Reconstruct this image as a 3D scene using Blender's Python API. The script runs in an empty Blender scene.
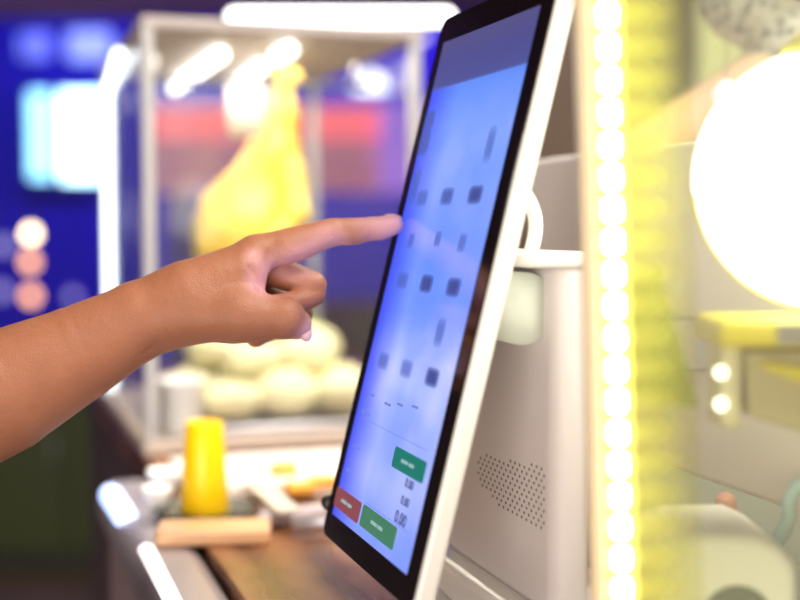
import bpy, bmesh, math, random
import numpy as np
from mathutils import Vector, Matrix, Euler
random.seed(7); rng = np.random.default_rng(7)
S = bpy.context.scene; COL = S.collection
R = math.radians
F = 1300.0; PITCH = math.atan(76/1300)
CAM = Vector((0, 0, 1.3))
FW = Vector((0, math.cos(PITCH), -math.sin(PITCH))); UP = Vector((0, math.sin(PITCH), math.cos(PITCH)))
YAW = 0.311555; TILT = 0.244248
E1 = Vector((math.sin(YAW), -math.cos(YAW), 0)); E2 = Vector((math.cos(YAW), math.sin(YAW), 0))

def at(px, py, Y):
    d = FW + Vector((1, 0, 0))*((px-400)/F) + UP*((300-py)/F)
    return CAM + d*(Y/d.y)

# ------------------------------------------------------------------ materials
def mat(name, col, rough=0.5, metal=0.0, em=None, es=0.0, bump=0.0, bscale=80, vary=0.0, vscale=12, spec=0.5, sss=0.0, coat=0.0):
    m = bpy.data.materials.new(name); m.use_nodes = True
    nt = m.node_tree; b = nt.nodes['Principled BSDF']
    b.inputs['Base Color'].default_value = (*col, 1); b.inputs['Roughness'].default_value = rough
    b.inputs['Metallic'].default_value = metal; b.inputs['Specular IOR Level'].default_value = spec
    b.inputs['Coat Weight'].default_value = coat
    if sss:
        b.inputs['Subsurface Weight'].default_value = sss
        b.inputs['Subsurface Radius'].default_value = (1, .35, .2); b.inputs['Subsurface Scale'].default_value = .006
    if em:
        b.inputs['Emission Color'].default_value = (*em, 1); b.inputs['Emission Strength'].default_value = es
    tc = nt.nodes.new('ShaderNodeTexCoord')
    if vary or not em:
        n = nt.nodes.new('ShaderNodeTexNoise'); n.inputs['Scale'].default_value = vscale
        nt.links.new(tc.outputs['Object'], n.inputs['Vector'])
        mx = nt.nodes.new('ShaderNodeMix'); mx.data_type = 'RGBA'
        v = vary or .06
        mx.inputs[6].default_value = (*[c*(1-v) for c in col], 1); mx.inputs[7].default_value = (*[min(1, c*(1+v)) for c in col], 1)
        nt.links.new(n.outputs['Fac'], mx.inputs[0]); nt.links.new(mx.outputs[2], b.inputs['Base Color'])
    if bump:
        n2 = nt.nodes.new('ShaderNodeTexNoise'); n2.inputs['Scale'].default_value = bscale; n2.inputs['Detail'].default_value = 4
        nt.links.new(tc.outputs['Object'], n2.inputs['Vector'])
        bp = nt.nodes.new('ShaderNodeBump'); bp.inputs['Strength'].default_value = bump; bp.inputs['Distance'].default_value = .002
        nt.links.new(n2.outputs['Fac'], bp.inputs['Height']); nt.links.new(bp.outputs['Normal'], b.inputs['Normal'])
    return m

def glow(name, col, st):
    m = mat(name, (.8, .8, .8), em=col, es=st); return m

def haze_glass(name, tint, veil, fac, rough=.05, ior=1.25):
    """clear pane with a pale veil mixed in to imitate glare and haze"""
    m = bpy.data.materials.new(name); m.use_nodes = True
    nt = m.node_tree; nt.nodes.remove(nt.nodes['Principled BSDF'])
    out = nt.nodes['Material Output']
    tr = nt.nodes.new('ShaderNodeBsdfTransparent'); tr.inputs[0].default_value = (*tint, 1)
    df = nt.nodes.new('ShaderNodeBsdfDiffuse'); df.inputs[0].default_value = (*veil, 1)
    tl = nt.nodes.new('ShaderNodeBsdfTranslucent'); tl.inputs[0].default_value = (*veil, 1)
    gl = nt.nodes.new('ShaderNodeBsdfGlossy'); gl.inputs['Roughness'].default_value = rough
    m1 = nt.nodes.new('ShaderNodeMixShader'); m1.inputs[0].default_value = .5
    nt.links.new(df.outputs[0], m1.inputs[1]); nt.links.new(tl.outputs[0], m1.inputs[2])
    m2 = nt.nodes.new('ShaderNodeMixShader'); m2.inputs[0].default_value = fac
    nt.links.new(tr.outputs[0], m2.inputs[1]); nt.links.new(m1.outputs[0], m2.inputs[2])
    lw = nt.nodes.new('ShaderNodeLayerWeight'); lw.inputs[0].default_value = .5
    pw = nt.nodes.new('ShaderNodeMath'); pw.operation = 'POWER'; pw.inputs[1].default_value = 5; nt.links.new(lw.outputs['Facing'], pw.inputs[0])
    fr = nt.nodes.new('ShaderNodeMath'); fr.operation = 'MULTIPLY_ADD'; fr.inputs[1].default_value = (ior-1)*2; fr.inputs[2].default_value = (ior-1)*.08; nt.links.new(pw.outputs[0], fr.inputs[0])
    m3 = nt.nodes.new('ShaderNodeMixShader')
    nt.links.new(fr.outputs[0], m3.inputs[0]); nt.links.new(m2.outputs[0], m3.inputs[1]); nt.links.new(gl.outputs[0], m3.inputs[2])
    nt.links.new(m3.outputs[0], out.inputs[0])
    return m

# ------------------------------------------------------------------ mesh helpers
def link(name, me, m, parent=None, smooth=True):
    o = bpy.data.objects.new(name, me); COL.objects.link(o)
    if m: me.materials.append(m)
    if parent: o.parent = parent
    if smooth:
        for p in me.polygons: p.use_smooth = True
    return o

def from_bm(name, bm, m, parent=None, smooth=False):
    me = bpy.data.meshes.new(name); bm.normal_update(); bm.to_mesh(me); bm.free()
    o = link(name, me, m, parent, smooth)
    return o

def bev(o, w, seg=3):
    md = o.modifiers.new('bevel', 'BEVEL'); md.width = w; md.segments = seg; md.limit_method = 'ANGLE'; md.angle_limit = R(35)
    for p in o.data.polygons: p.use_smooth = True
    try:
        o.data.set_sharp_from_angle(angle=R(50))
    except Exception: pass
    return o

def add_box(bm, lo, hi, M=None):
    vs = [bm.verts.new((x, y, z)) for x in (lo[0], hi[0]) for y in (lo[1], hi[1]) for z in (lo[2], hi[2])]
    for f in ((0,1,3,2), (4,6,7,5), (0,4,5,1), (2,3,7,6), (0,2,6,4), (1,5,7,3)): bm.faces.new([vs[i] for i in f])
    if M is not None: bmesh.ops.transform(bm, matrix=M, verts=vs)
    return vs

def box(name, lo, hi, m, parent=None, bevel=0.0, seg=3):
    bm = bmesh.new(); add_box(bm, lo, hi); o = from_bm(name, bm, m, parent)
    if bevel: bev(o, bevel, seg)
    return o

def rrect(w, h, r, n=6, cx=0, cy=0):
    pts = []
    for (sx, sy, a0) in ((1, -1, -90), (1, 1, 0), (-1, 1, 90), (-1, -1, 180)):
        for i in range(n+1):
            a = R(a0+90*i/n); pts.append((cx+sx*(w/2-r)+r*math.cos(a), cy+sy*(h/2-r)+r*math.sin(a)))
    return pts

def prism(name, pts, fn, t0, t1, m, parent=None, bevel=0.0, seg=2):
    """extrude a 2D outline: fn(u, v, t) -> xyz"""
    bm = bmesh.new()
    a = [bm.verts.new(fn(u, v, t0)) for u, v in pts]; b = [bm.verts.new(fn(u, v, t1)) for u, v in pts]
    n = len(pts)
    bm.faces.new(a); bm.faces.new(list(reversed(b)))
    for i in range(n): bm.faces.new((a[(i+1) % n], a[i], b[i], b[(i+1) % n]))
    bmesh.ops.recalc_face_normals(bm, faces=bm.faces)
    o = from_bm(name, bm, m, parent)
    if bevel: bev(o, bevel, seg)
    return o

def lathe(name, prof, m, parent=None, loc=(0, 0, 0), n=40, sx=1.0, sy=1.0):
    bm = bmesh.new(); rings = []
    for r, z in prof:
        rings.append([bm.verts.new((loc[0]+sx*r*math.cos(2*math.pi*i/n), loc[1]+sy*r*math.sin(2*math.pi*i/n), loc[2]+z)) for i in range(n)] if r > 1e-6 else [bm.verts.new((loc[0], loc[1], loc[2]+z))])
    for A, B in zip(rings, rings[1:]):
        for i in range(n):
            j = (i+1) % n
            if len(A) == 1 and len(B) == 1: continue
            if len(A) == 1: bm.faces.new((A[0], B[j], B[i]))
            elif len(B) == 1: bm.faces.new((A[i], A[j], B[0]))
            else: bm.faces.new((A[i], A[j], B[j], B[i]))
    bmesh.ops.recalc_face_normals(bm, faces=bm.faces)
    return from_bm(name, bm, m, parent, True)

def add_tube(bm, pts, r, n=12, caps=True):
    pts = [Vector(p) for p in pts]; rs = r if isinstance(r, (list, tuple)) else [r]*len(pts)
    rings = []; prev = None
    for i, p in enumerate(pts):
        t = (pts[min(i+1, len(pts)-1)]-pts[max(i-1, 0)]).normalized()
        if prev is None:
            ref = Vector((0, 0, 1)) if abs(t.z) < .9 else Vector((1, 0, 0)); u = t.cross(ref).normalized()
        else:
            u = (prev-t*prev.dot(t)).normalized()
        prev = u; v = t.cross(u)
        rings.append([bm.verts.new(p+rs[i]*(u*math.cos(2*math.pi*k/n)+v*math.sin(2*math.pi*k/n))) for k in range(n)])
    for A, B in zip(rings, rings[1:]):
        for k in range(n): bm.faces.new((A[k], A[(k+1) % n], B[(k+1) % n], B[k]))
    if caps: bm.faces.new(list(reversed(rings[0]))); bm.faces.new(rings[-1])

def tube(name, pts, r, m, parent=None, n=12, smooth=True):
    bm = bmesh.new(); add_tube(bm, pts, r, n); return from_bm(name, bm, m, parent, smooth)

def rod(name, a, b, r, m, parent=None, n=16, k=5):
    """tube with rounded ends"""
    a = Vector(a); b = Vector(b); t = (b-a).normalized(); P = []; Q = []
    for i in range(k+1):
        s = math.pi/2*i/k; P.append(a-t*r*math.cos(s)+t*r); Q.append(max(1e-4, r*math.sin(s)))
    for i in range(k+1):
        s = math.pi/2*(1-i/k); P.append(b+t*r*math.cos(s)-t*r); Q.append(max(1e-4, r*math.sin(s)))
    return tube(name, P, Q, m, parent, n)

def thing(name, label, cat, loc=(0, 0, 0), rotz=0.0, group=None):
    o = bpy.data.objects.new(name, None); COL.objects.link(o); o.empty_display_size = .05
    o.location = loc; o.rotation_euler = (0, 0, rotz); o['label'] = label; o['category'] = cat
    if group: o['group'] = group
    return o
def tag(o, label, cat, group=None):
    o['label'] = label; o['category'] = cat
    if group: o['group'] = group
    return o
def struct(o): o['kind'] = 'structure'; return o

# ------------------------------------------------------------------ signed distance surfaces
def surface_nets(val, org, h):
    s = val < 0; nx, ny, nz = val.shape
    acc = np.zeros((nx-1, ny-1, nz-1, 3), np.float32); cnt = np.zeros((nx-1, ny-1, nz-1), np.float32)
    cross = []
    for ax in range(3):
        sl0 = [slice(None)]*3; sl1 = [slice(None)]*3; sl0[ax] = slice(0, -1); sl1[ax] = slice(1, None)
        a = val[tuple(sl0)]; b = val[tuple(sl1)]
        c = s[tuple(sl0)] != s[tuple(sl1)]
        idx = np.argwhere(c); t = a[c]/(a[c]-b[c])
        pos = idx.astype(np.float32); pos[:, ax] += t
        cross.append((idx, s[tuple(sl0)][c]))
        o1, o2 = [k for k in range(3) if k != ax]
        for d1 in (0, -1):
            for d2 in (0, -1):
                q = idx.copy(); q[:, o1] += d1; q[:, o2] += d2
                ok = (q >= 0).all(1) & (q[:, 0] < nx-1) & (q[:, 1] < ny-1) & (q[:, 2] < nz-1)
                qq = q[ok]; np.add.at(acc, (qq[:, 0], qq[:, 1], qq[:, 2]), pos[ok]); np.add.at(cnt, (qq[:, 0], qq[:, 1], qq[:, 2]), 1)
    m = cnt > 0; ids = -np.ones(cnt.shape, np.int64); ids[m] = np.arange(m.sum())
    V = acc[m]/cnt[m][:, None]*h+np.array(org)
    faces = []
    for ax in range(3):
        idx, ins = cross[ax]; o1, o2 = [(1, 2), (2, 0), (0, 1)][ax]
        q = []
        for d1, d2 in ((-1, -1), (0, -1), (0, 0), (-1, 0)):
            w = idx.copy(); w[:, o1] += d1; w[:, o2] += d2; q.append(w)
        ok = np.ones(len(idx), bool)
        for w in q: ok &= (w >= 0).all(1) & (w[:, 0] < nx-1) & (w[:, 1] < ny-1) & (w[:, 2] < nz-1)
        f = np.stack([ids[w[ok][:, 0], w[ok][:, 1], w[ok][:, 2]] for w in q], 1)
        inn = ins[ok]; f[~inn] = f[~inn][:, ::-1]; faces.append(f)
    return V, np.concatenate(faces)

def seg(P, a, b, ra, rb):
    a = np.array(a, np.float32); b = np.array(b, np.float32); ba = b-a
    t = np.clip(((P-a)@ba)/max(1e-9, ba@ba), 0, 1)
    return np.linalg.norm(P-a-t[..., None]*ba, axis=-1)-(ra+(rb-ra)*t)
def smin(a, b, k):
    h = np.clip(.5+.5*(b-a)/k, 0, 1); return b*(1-h)+a*h-k*h*(1-h)
def smax(a, b, k): return -smin(-a, -b, k)
def ell(P, c, r, M=None):
    q = P-np.array(c, np.float32)
    if M is not None: q = q@np.array(M, np.float32)
    r = np.array(r, np.float32); k0 = np.linalg.norm(q/r, axis=-1); k1 = np.linalg.norm(q/(r*r), axis=-1)
    return k0*(k0-1)/np.maximum(k1, 1e-6)

def sdf_mesh(name, fn, lo, hi, h, m, parent=None, relax=2):
    n = [int((hi[i]-lo[i])/h)+2 for i in range(3)]
    ax = [lo[i]+h*np.arange(n[i], dtype=np.float32) for i in range(3)]
    val = np.empty(n, np.float32)
    for i0 in range(0, n[0], 24):
        G = np.stack(np.meshgrid(ax[0][i0:i0+24], ax[1], ax[2], indexing='ij'), -1).astype(np.float32)
        val[i0:i0+24] = fn(G)
    V, Fc = surface_nets(val, lo, h)
    me = bpy.data.meshes.new(name); me.from_pydata(V.tolist(), [], Fc.tolist()); me.update()
    o = link(name, me, m, parent)
    if relax:
        md = o.modifiers.new('relax', 'SMOOTH'); md.factor = .5; md.iterations = relax
    return o

# ------------------------------------------------------------------ camera
cd = bpy.data.cameras.new('camera'); cam = bpy.data.objects.new('camera', cd); COL.objects.link(cam)
cam.location = CAM; cam.rotation_euler = (R(90)-PITCH, 0, 0)
cd.sensor_width = 36; cd.lens = 36*F/800; cd.clip_start = .02
cd.dof.use_dof = True; cd.dof.focus_distance = .862; cd.dof.aperture_fstop = 2.55; cd.dof.aperture_blades = 0
S.camera = cam
S.view_settings.view_transform = 'Standard'; S.view_settings.look = 'None'; S.view_settings.gamma = 1
S.view_settings.use_curve_mapping = False
S.view_settings.exposure = 0.2
w = bpy.data.worlds.new('world'); S.world = w; w.use_nodes = True
w.node_tree.nodes['Background'].inputs[0].default_value = (.5, .45, .5, 1); w.node_tree.nodes['Background'].inputs[1].default_value = .15
S.cycles.use_denoising = True
S.cycles.max_bounces = 10; S.cycles.transparent_max_bounces = 16; S.cycles.sample_clamp_indirect = 6

# ------------------------------------------------------------------ palette
M_white = mat('white_plastic', (.80, .77, .75), .38, vary=.02)
M_whitegloss = mat('white_gloss_plastic', (.88, .86, .83), .22, vary=.02)
M_body = mat('terminal_plastic', (.72, .66, .65), .5, vary=.03, bump=.05, bscale=900)
M_hinge = mat('pale_hinge_plastic', (.70, .76, .66), .45)
M_blackglass = mat('black_bezel_glass', (.012, .008, .008), .12, spec=.6)
M_dark = mat('dark_plastic', (.03, .03, .03), .4)
M_hole = mat('speaker_hole', (.22, .18, .15), .9)
M_chrome = mat('brushed_steel', (.55, .52, .54), .28, 1.0, bump=.05)
M_steel_soft = mat('satin_steel', (.50, .47, .50), .38, .7)

M_rail = mat('dull_steel_rail', (.42, .36, .38), .42, .6)
# ------------------------------------------------------------------ room shell
M_bluewall = mat('blue_wall_paint', (.045, .035, .50), .8, vary=.15, vscale=1.5)
M_brown = mat('brown_wall_panel', (.10, .065, .045), .6, vary=.2, vscale=3)
M_olive = mat('olive_wall_paint', (.40, .42, .20), .8, vary=.2, vscale=2.5)
M_floor = mat('brown_floor_board', (.20, .13, .09), .5, vary=.25, vscale=6)
M_ceil = mat('dark_ceiling_paint', (.12, .08, .16), .9)
struct(box('floor', (-2.9, -3, -.1), (3.5, 7, 0), M_floor))
struct(box('ceiling', (-2.9, -3, 2.9), (3.5, 7, 3.0), M_ceil))
struct(box('wall_back', (-2.9, 7, 0), (3.5, 7.1, 2.9), M_bluewall))
struct(box('wall_left', (-3.0, -3, 0), (-2.9, 7, 2.9), M_brown))
struct(box('wall_right', (3.5, -3, 0), (3.6, 7, 2.9), M_olive))
struct(box('wall_front', (-2.9, -3.1, 0), (3.5, -3, 2.9), mat('cream_wall_paint', (.7, .62, .55), .8)))
struct(box('wall_partition', (.24, 3.0, 0), (.66, 3.12, 2.9), M_brown))
struct(box('wall_kitchen', (.66, 2.9, 0), (3.5, 3.02, 2.9), M_olive))

struct(box('trim_1', (-2.9, 4.85, 2.07), (.60, 4.98, 2.9), mat('purple_beam_paint', (.15, .07, .34), .7)))
# ------------------------------------------------------------------ counter
CZ = 1.02
CO = Vector((-.32, 1.37, 0))
ctr = thing('service_counter', 'long service counter with dark varnished wood top and rounded steel edge rail', 'counter', (CO.x, CO.y, 0), YAW)
m = mat('varnished_wood', (.17, .075, .035), .24, vary=.35, vscale=9, spec=.4)
nt = m.node_tree; wv = nt.nodes.new('ShaderNodeTexWave'); wv.inputs['Scale'].default_value = 6; wv.inputs['Distortion'].default_value = 6
wv.bands_direction = 'X'; cr = nt.nodes.new('ShaderNodeValToRGB')
cr.color_ramp.elements[0].color = (.12, .042, .018, 1); cr.color_ramp.elements[1].color = (.32, .14, .06, 1)
tc = nt.nodes.new('ShaderNodeTexCoord'); nt.links.new(tc.outputs['Object'], wv.inputs['Vector'])
nt.links.new(wv.outputs['Fac'], cr.inputs[0]); nt.links.new(cr.outputs[0], nt.nodes['Principled BSDF'].inputs['Base Color'])
M_wood = m
box('worktop', (.066, -.95, .98), (1.15, 1.15, CZ), M_wood, ctr, .003)
box('cabinet_body', (.075, .02, 0), (1.12, 1.12, .98), mat('dark_counter_back', (.10, .07, .08), .5), ctr)
box('cabinet_body', (.012, -.92, 0), (1.12, .02, .975), mat('mauve_counter_front', (.30, .22, .23), .5), ctr)
prism('edge_rail', rrect(.065, .05, .022, 6, .0325, CZ-.025), lambda u, v, t: (u, t, v), -.95, .03, M_rail, ctr)
M_rl1 = glow('blue_white_rail_glow', (.33, .50, 1), 2.6); M_rl2 = glow('white_rail_glow', (1, .95, .93), 1.6)  # glowing rods stand in for bright highlights on the steel rail
rod('rail_highlight', (.010, -.005, CZ-.006), (.014, -.155, CZ-.004), .011, M_rl1, ctr)
rod('rail_highlight', (.018, -.26, CZ-.007), (.018, -.90, CZ-.007), .0085, M_rl2, ctr)

# ------------------------------------------------------------------ the point of sale terminal
BL = Vector((-.05825, .94221, 0))
ROT1 = YAW-math.pi/2
def tw(x, y, z):
    p = BL+E1*x+E2*y; return Vector((p.x, p.y, z))
T = thing('point_of_sale_terminal', 'white dual-screen payment terminal with tall lit blue touchscreen facing left', 'payment terminal', (BL.x, BL.y, CZ), ROT1)
ZB = 1.07276-CZ
W, H = .209, .3912
def mon(o): o.location = (0, 0, ZB); o.rotation_euler = (-TILT, 0, 0); return o
# monitor frame: x across (near side +), y behind, z up.  front plane y=0
hs = prism('monitor_housing', rrect(W, H, .010, 8, W/2, H/2), lambda u, v, t: (u, t, v), .0008, .0142, M_whitegloss, T, .0035, 4); mon(hs)
fg = prism('front_bezel', rrect(W-.0042, H-.0042, .0085, 8, W/2, H/2), lambda u, v, t: (u, t, v), 0, .004, M_blackglass, T); mon(fg)
# back cover hump
bk = prism('back_cover', rrect(W-.05, H-.16, .02, 8, W/2, H/2-.03), lambda u, v, t: (u, t, v), .013, .0185, M_white, T, .003); mon(bk)

# display picture (what the screen shows) as an emissive procedural picture
m = bpy.data.materials.new('lit_display'); m.use_nodes = True; nt = m.node_tree; b = nt.nodes['Principled BSDF']
N = lambda t: nt.nodes.new(t)
tc = N('ShaderNodeTexCoord'); sp = N('ShaderNodeSeparateXYZ'); nt.links.new(tc.outputs['Generated'], sp.inputs[0])
rv = N('ShaderNodeValToRGB'); nt.links.new(sp.outputs['Z'], rv.inputs[0]); e = rv.color_ramp.elements
e[0].position = 0; e[0].color = (.20, .30, .98, 1); e[1].position = 1; e[1].color = (.09, .08, .22, 1)
for p_, c_ in ((.10, (.24, .34, .98)), (.22, (.26, .36, 1)), (.30, (.32, .42, 1)), (.42, (.15, .28, .95)), (.60, (.14, .27, .93)), (.78, (.17, .32, .95)), (.895, (.12, .26, .88)), (.899, (.075, .085, .29)), (.95, (.075, .075, .26))):
    q = e.new(p_); q.color = (*c_, 1)
ns = N('ShaderNodeTexNoise'); ns.inputs['Scale'].default_value = 2.2; ns.inputs['Detail'].default_value = 2
mp = N('ShaderNodeMapping'); mp.inputs['Scale'].default_value = (.9, 1, 2.4); mp.inputs['Location'].default_value = (.3, 0, .9)
nt.links.new(tc.outputs['Generated'], mp.inputs[0]); nt.links.new(mp.outputs[0], ns.inputs['Vector'])
mk = N('ShaderNodeValToRGB'); nt.links.new(sp.outputs['Z'], mk.inputs[0]); k = mk.color_ramp.elements
k[0].position = .0; k[0].color = (.15,)*3+(1,); k[1].position = 1; k[1].color = (0, 0, 0, 1)
for p_, c_ in ((.12, .45), (.2, .35), (.28, 1.0), (.36, .8), (.44, .15), (.6, .15), (.75, .3), (.89, .0)):
    q = k.new(p_); q.color = (c_, c_, c_, 1)
nr = N('ShaderNodeMapRange'); nr.inputs[1].default_value = .38; nr.inputs[2].default_value = .68; nt.links.new(ns.outputs['Fac'], nr.inputs[0])
mu = N('ShaderNodeMath'); mu.operation = 'MULTIPLY'; nt.links.new(nr.outputs[0], mu.inputs[0]); nt.links.new(mk.outputs[0], mu.inputs[1])
mx = N('ShaderNodeMix'); mx.data_type = 'RGBA'; nt.links.new(mu.outputs[0], mx.inputs[0]); nt.links.new(rv.outputs[0], mx.inputs[6]); mx.inputs[7].default_value = (.62, .66, 1, 1)
# viewing-angle darkening put into the picture: deeper blue on the far side
me_ = N('ShaderNodeMapRange'); me_.inputs[1].default_value = .0; me_.inputs[2].default_value = .34; me_.inputs[3].default_value = .95; me_.inputs[4].default_value = 0; nt.links.new(sp.outputs['X'], me_.inputs[0])
hz = N('ShaderNodeMath'); hz.operation = 'LESS_THAN'; nt.links.new(sp.outputs['Z'], hz.inputs[0]); hz.inputs[1].default_value = .897
hm = N('ShaderNodeMath'); hm.operation = 'MULTIPLY'; nt.links.new(me_.outputs[0], hm.inputs[0]); nt.links.new(hz.outputs[0], hm.inputs[1])
mx2 = N('ShaderNodeMix'); mx2.data_type = 'RGBA'; nt.links.new(hm.outputs[0], mx2.inputs[0]); nt.links.new(mx.outputs[2], mx2.inputs[6]); mx2.inputs[7].default_value = (.05, .07, .85, 1)
nt.links.new(mx2.outputs[2], b.inputs['Emission Color']); b.inputs['Emission Strength'].default_value = .95
b.inputs['Base Color'].default_value = (.01, .01, .015, 1); b.inputs['Roughness'].default_value = .14
SX0, SX1, SZ0, SZ1 = .0172, .1885, .0192, .3695
dp = prism('display', [(SX0, SZ0), (SX1, SZ0), (SX1, SZ1), (SX0, SZ1)], lambda u, v, t: (u, t, v), -.0004, .0006, m, T); mon(dp)

def on_screen(name, pts, m, lift=.0008, th=.0003, parent=None):
    o = prism(name, pts, lambda u, v, t: (u, t, v), -lift, -lift+th, m, parent or dp); return o
def ui(name, col, st=1.0):
    m = mat(name, (.01, .01, .01), .3, em=col, es=st); return m
def soft(name, col, dens):
    """soft-edged menu picture shown by the display"""
    m = bpy.data.materials.new(name); m.use_nodes = True; nt = m.node_tree; b = nt.nodes['Principled BSDF']
    b.inputs['Base Color'].default_value = (0, 0, 0, 1); b.inputs['Emission Color'].default_value = (*col, 1); b.inputs['Emission Strength'].default_value = 1
    tc = nt.nodes.new('ShaderNodeTexCoord'); mp = nt.nodes.new('ShaderNodeMapping'); mp.inputs['Location'].default_value = (-1, -1, -1); mp.inputs['Scale'].default_value = (2, 2, 2)
    sx = nt.nodes.new('ShaderNodeSeparateXYZ'); cb = nt.nodes.new('ShaderNodeCombineXYZ'); ln = nt.nodes.new('ShaderNodeVectorMath'); ln.operation = 'LENGTH'
    mr = nt.nodes.new('ShaderNodeMapRange'); mr.inputs[1].default_value = 1.0; mr.inputs[2].default_value = .15; mr.inputs[3].default_value = 0; mr.inputs[4].default_value = dens
    L = nt.links.new
    L(tc.outputs['Generated'], mp.inputs[0]); L(mp.outputs[0], sx.inputs[0]); L(sx.outputs['X'], cb.inputs['X']); L(sx.outputs['Z'], cb.inputs['Z'])
    sq = nt.nodes.new('ShaderNodeVectorMath'); sq.operation = 'MULTIPLY'; L(cb.outputs[0], sq.inputs[0]); L(cb.outputs[0], sq.inputs[1]); L(sq.outputs[0], ln.inputs[0]); L(ln.outputs['Value'], mr.inputs[0]); L(mr.outputs[0], b.inputs['Alpha'])
    return m
M_ic = [soft('faint_menu_picture', (.06, .10, .38), .45), soft('mid_menu_picture', (.05, .08, .34), .65), soft('dark_menu_picture', (.04, .06, .26), .85)]
for zc, ks in ((.2528, (0, 1, 2)), (.1935, (0, 2, 2)), (.1358, (0, 0, 2))):
    for xc, k_ in zip((.052, .1035, .155), ks):
        on_screen('menu_icon', rrect(.027, .0135, .002, 4, xc, zc), M_ic[k_])
on_screen('menu_icon', rrect(.022, .018, .004, 4, .028, .310), M_ic[1])
on_screen('menu_icon', rrect(.024, .022, .004, 4, .028, .294), M_ic[1])
for xc, zc, ww, hh in ((.150, .164, .018, .020), (.16, .285, .016, .026), (.03, .262, .02, .03), (.105, .224, .014, .012), (.152, .222, .016, .014), (.05, .222, .014, .012)):
    on_screen('menu_icon', rrect(ww, hh, .004, 4, xc, zc), M_ic[0])
M_green = ui('teal_button', (.005, .17, .14)); M_green2 = ui('green_button', (.04, .18, .10)); M_red = ui('red_button', (.22, .05, .07))
b1 = on_screen('order_button', rrect(.062, .0135, .0025, 5, .1500, .0795), M_green, .0009, .0004)
b2 = on_screen('cancel_button', rrect(.062, .0145, .0025, 5, .0475, .0325), M_red, .0009, .0004)
b3 = on_screen('pay_button', rrect(.074, .0145, .0025, 5, .1200, .0330), M_green2, .0009, .0004)
M_txt = ui('dark_screen_text', (.01, .012, .05)); M_txt2 = ui('pale_button_text', (.28, .42, .42)); M_line = ui('thin_rule', (.14, .20, .62))
def text(name, s, x, z, size, m, parent, wide=1.0):
    cu = bpy.data.curves.new('t', 'FONT'); cu.body = s; cu.size = size; cu.align_x = 'CENTER'; cu.align_y = 'CENTER'; cu.extrude = .00012
    to = bpy.data.objects.new('t', cu); me = bpy.data.meshes.new_from_object(to)
    bpy.data.objects.remove(to)
    for v in me.vertices:
        vx, vy, vz = v.co; v.co = (x+vx*wide, -.0014+(-vz), z+vy)
    return link(name, me, m, parent, False)
text('amount_text', '0.00', .1615, .0685, .0080, M_txt, dp, 1.15)
text('amount_text', '0.00', .1610, .0575, .0078, M_txt, dp, 1.15)
text('amount_text', '0.00', .1600, .0463, .0110, M_txt, dp, 1.15)
for bb, x, z in ((b1, .150, .0795), (b2, .0475, .0325), (b3, .120, .033)):
    on_screen('button_text', rrect(.013, .0022, .0010, 3, x-.0075, z), M_txt2, .0012, .0003, bb)
    on_screen('button_text', rrect(.010, .0022, .0010, 3, x+.0060, z), M_txt2, .0012, .0003, bb)
on_screen('divider_line', [(.035, .0925), (.176, .0925), (.176, .0929), (.035, .0929)], M_line)
on_screen('divider_line', [(.086, .0415), (.176, .0415), (.176, .0419), (.086, .0419)], M_line)
for x, z, l in ((.040, .097, .022), (.083, .109, .014), (.108, .112, .012), (.137, .1145, .012), (.038, .072, .018), (.033, .054, .014), (.045, .1105, .012)):
    on_screen('small_text_line', rrect(l, .0016, .0007, 3, x, z), M_line)
# socket plug on far side, foot under the monitor
tube('side_plug', [(-.010, .008, ZB+.022), (.002, .008, ZB+.022)], .006, M_dark, T, 14)

# barrel hinge between monitor and body
tube('hinge_barrel', [(.025, .0835, 1.248-CZ), (.178, .0835, 1.248-CZ)], .0225, M_hinge, T, 40, True)
bev(T.children[-1], .003)
box('hinge_bracket', (.06, .062, 1.232-CZ), (.165, .100, 1.264-CZ), M_steel_soft, T, .003)
# body
BZ = .038
prism('stand_body', rrect(.195, .027, .012, 8, .0985, .1105), lambda u, v, t: (u, v, t), BZ-.002, 1.2745-CZ, M_body, T, .006, 4)
prism('body_cap', rrect(.200, .048, .014, 8, .0985, .1020), lambda u, v, t: (u, v, t), 1.2735-CZ, 1.283-CZ, M_whitegloss, T, .003, 3)
# base
prism('base_plate', rrect(.21, .16, .02, 8, .0985, .140), lambda u, v, t: (u, v, t), .0006, .012, M_whitegloss, T, .004, 3)
prism('base_riser', rrect(.22, .075, .02, 8, .0985, .117), lambda u, v, t: (u, v, t), .011, BZ, M_whitegloss, T, .006, 3)
# speaker holes in the body face that looks at the monitor (y = .097)
bm = bmesh.new()
yf = .0966
for i in range(15):
    for j in range(11):
        x = .0695+i*.0077+(.00385 if j % 2 else 0); z = .0905+j*.0037
        if x > .182 or z > .1165+(x-.068)*.10+.002 or z < .0905+max(0, .105-x)*.25: continue
        vs = [bm.verts.new((x+.00105*math.cos(a), yf, z+.00105*math.sin(a))) for a in [math.pi*2*q/8 for q in range(8)]]
        v2 = [bm.verts.new((v.co.x, yf+.0016, v.co.z)) for v in vs]
        bm.faces.new(vs); bm.faces.new(list(reversed(v2)))
        for q in range(8): bm.faces.new((vs[q], v2[q], v2[(q+1) % 8], vs[(q+1) % 8]))
sg = from_bm('speaker_grille', bm, M_hole, T); sg['label'] = 'field of small dark speaker holes'
# cable loop on the back of the monitor
cp = [tw(.165+.0*i, .066+.026*(1-math.cos(a))*.5+.012*math.sin(a), 1.348-.066*(i/14.)) for i, a in enumerate([math.pi*q/14 for q in range(15)])]
pts = []
for i in range(15):
    s_ = i/14; a = math.pi*s_
    pts.append((.165, .075+.012*math.sin(a)+.018*s_, 1.335-CZ-.055*s_))
tube('white_cable', pts, .0046, M_whitegloss, T, 12)
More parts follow.
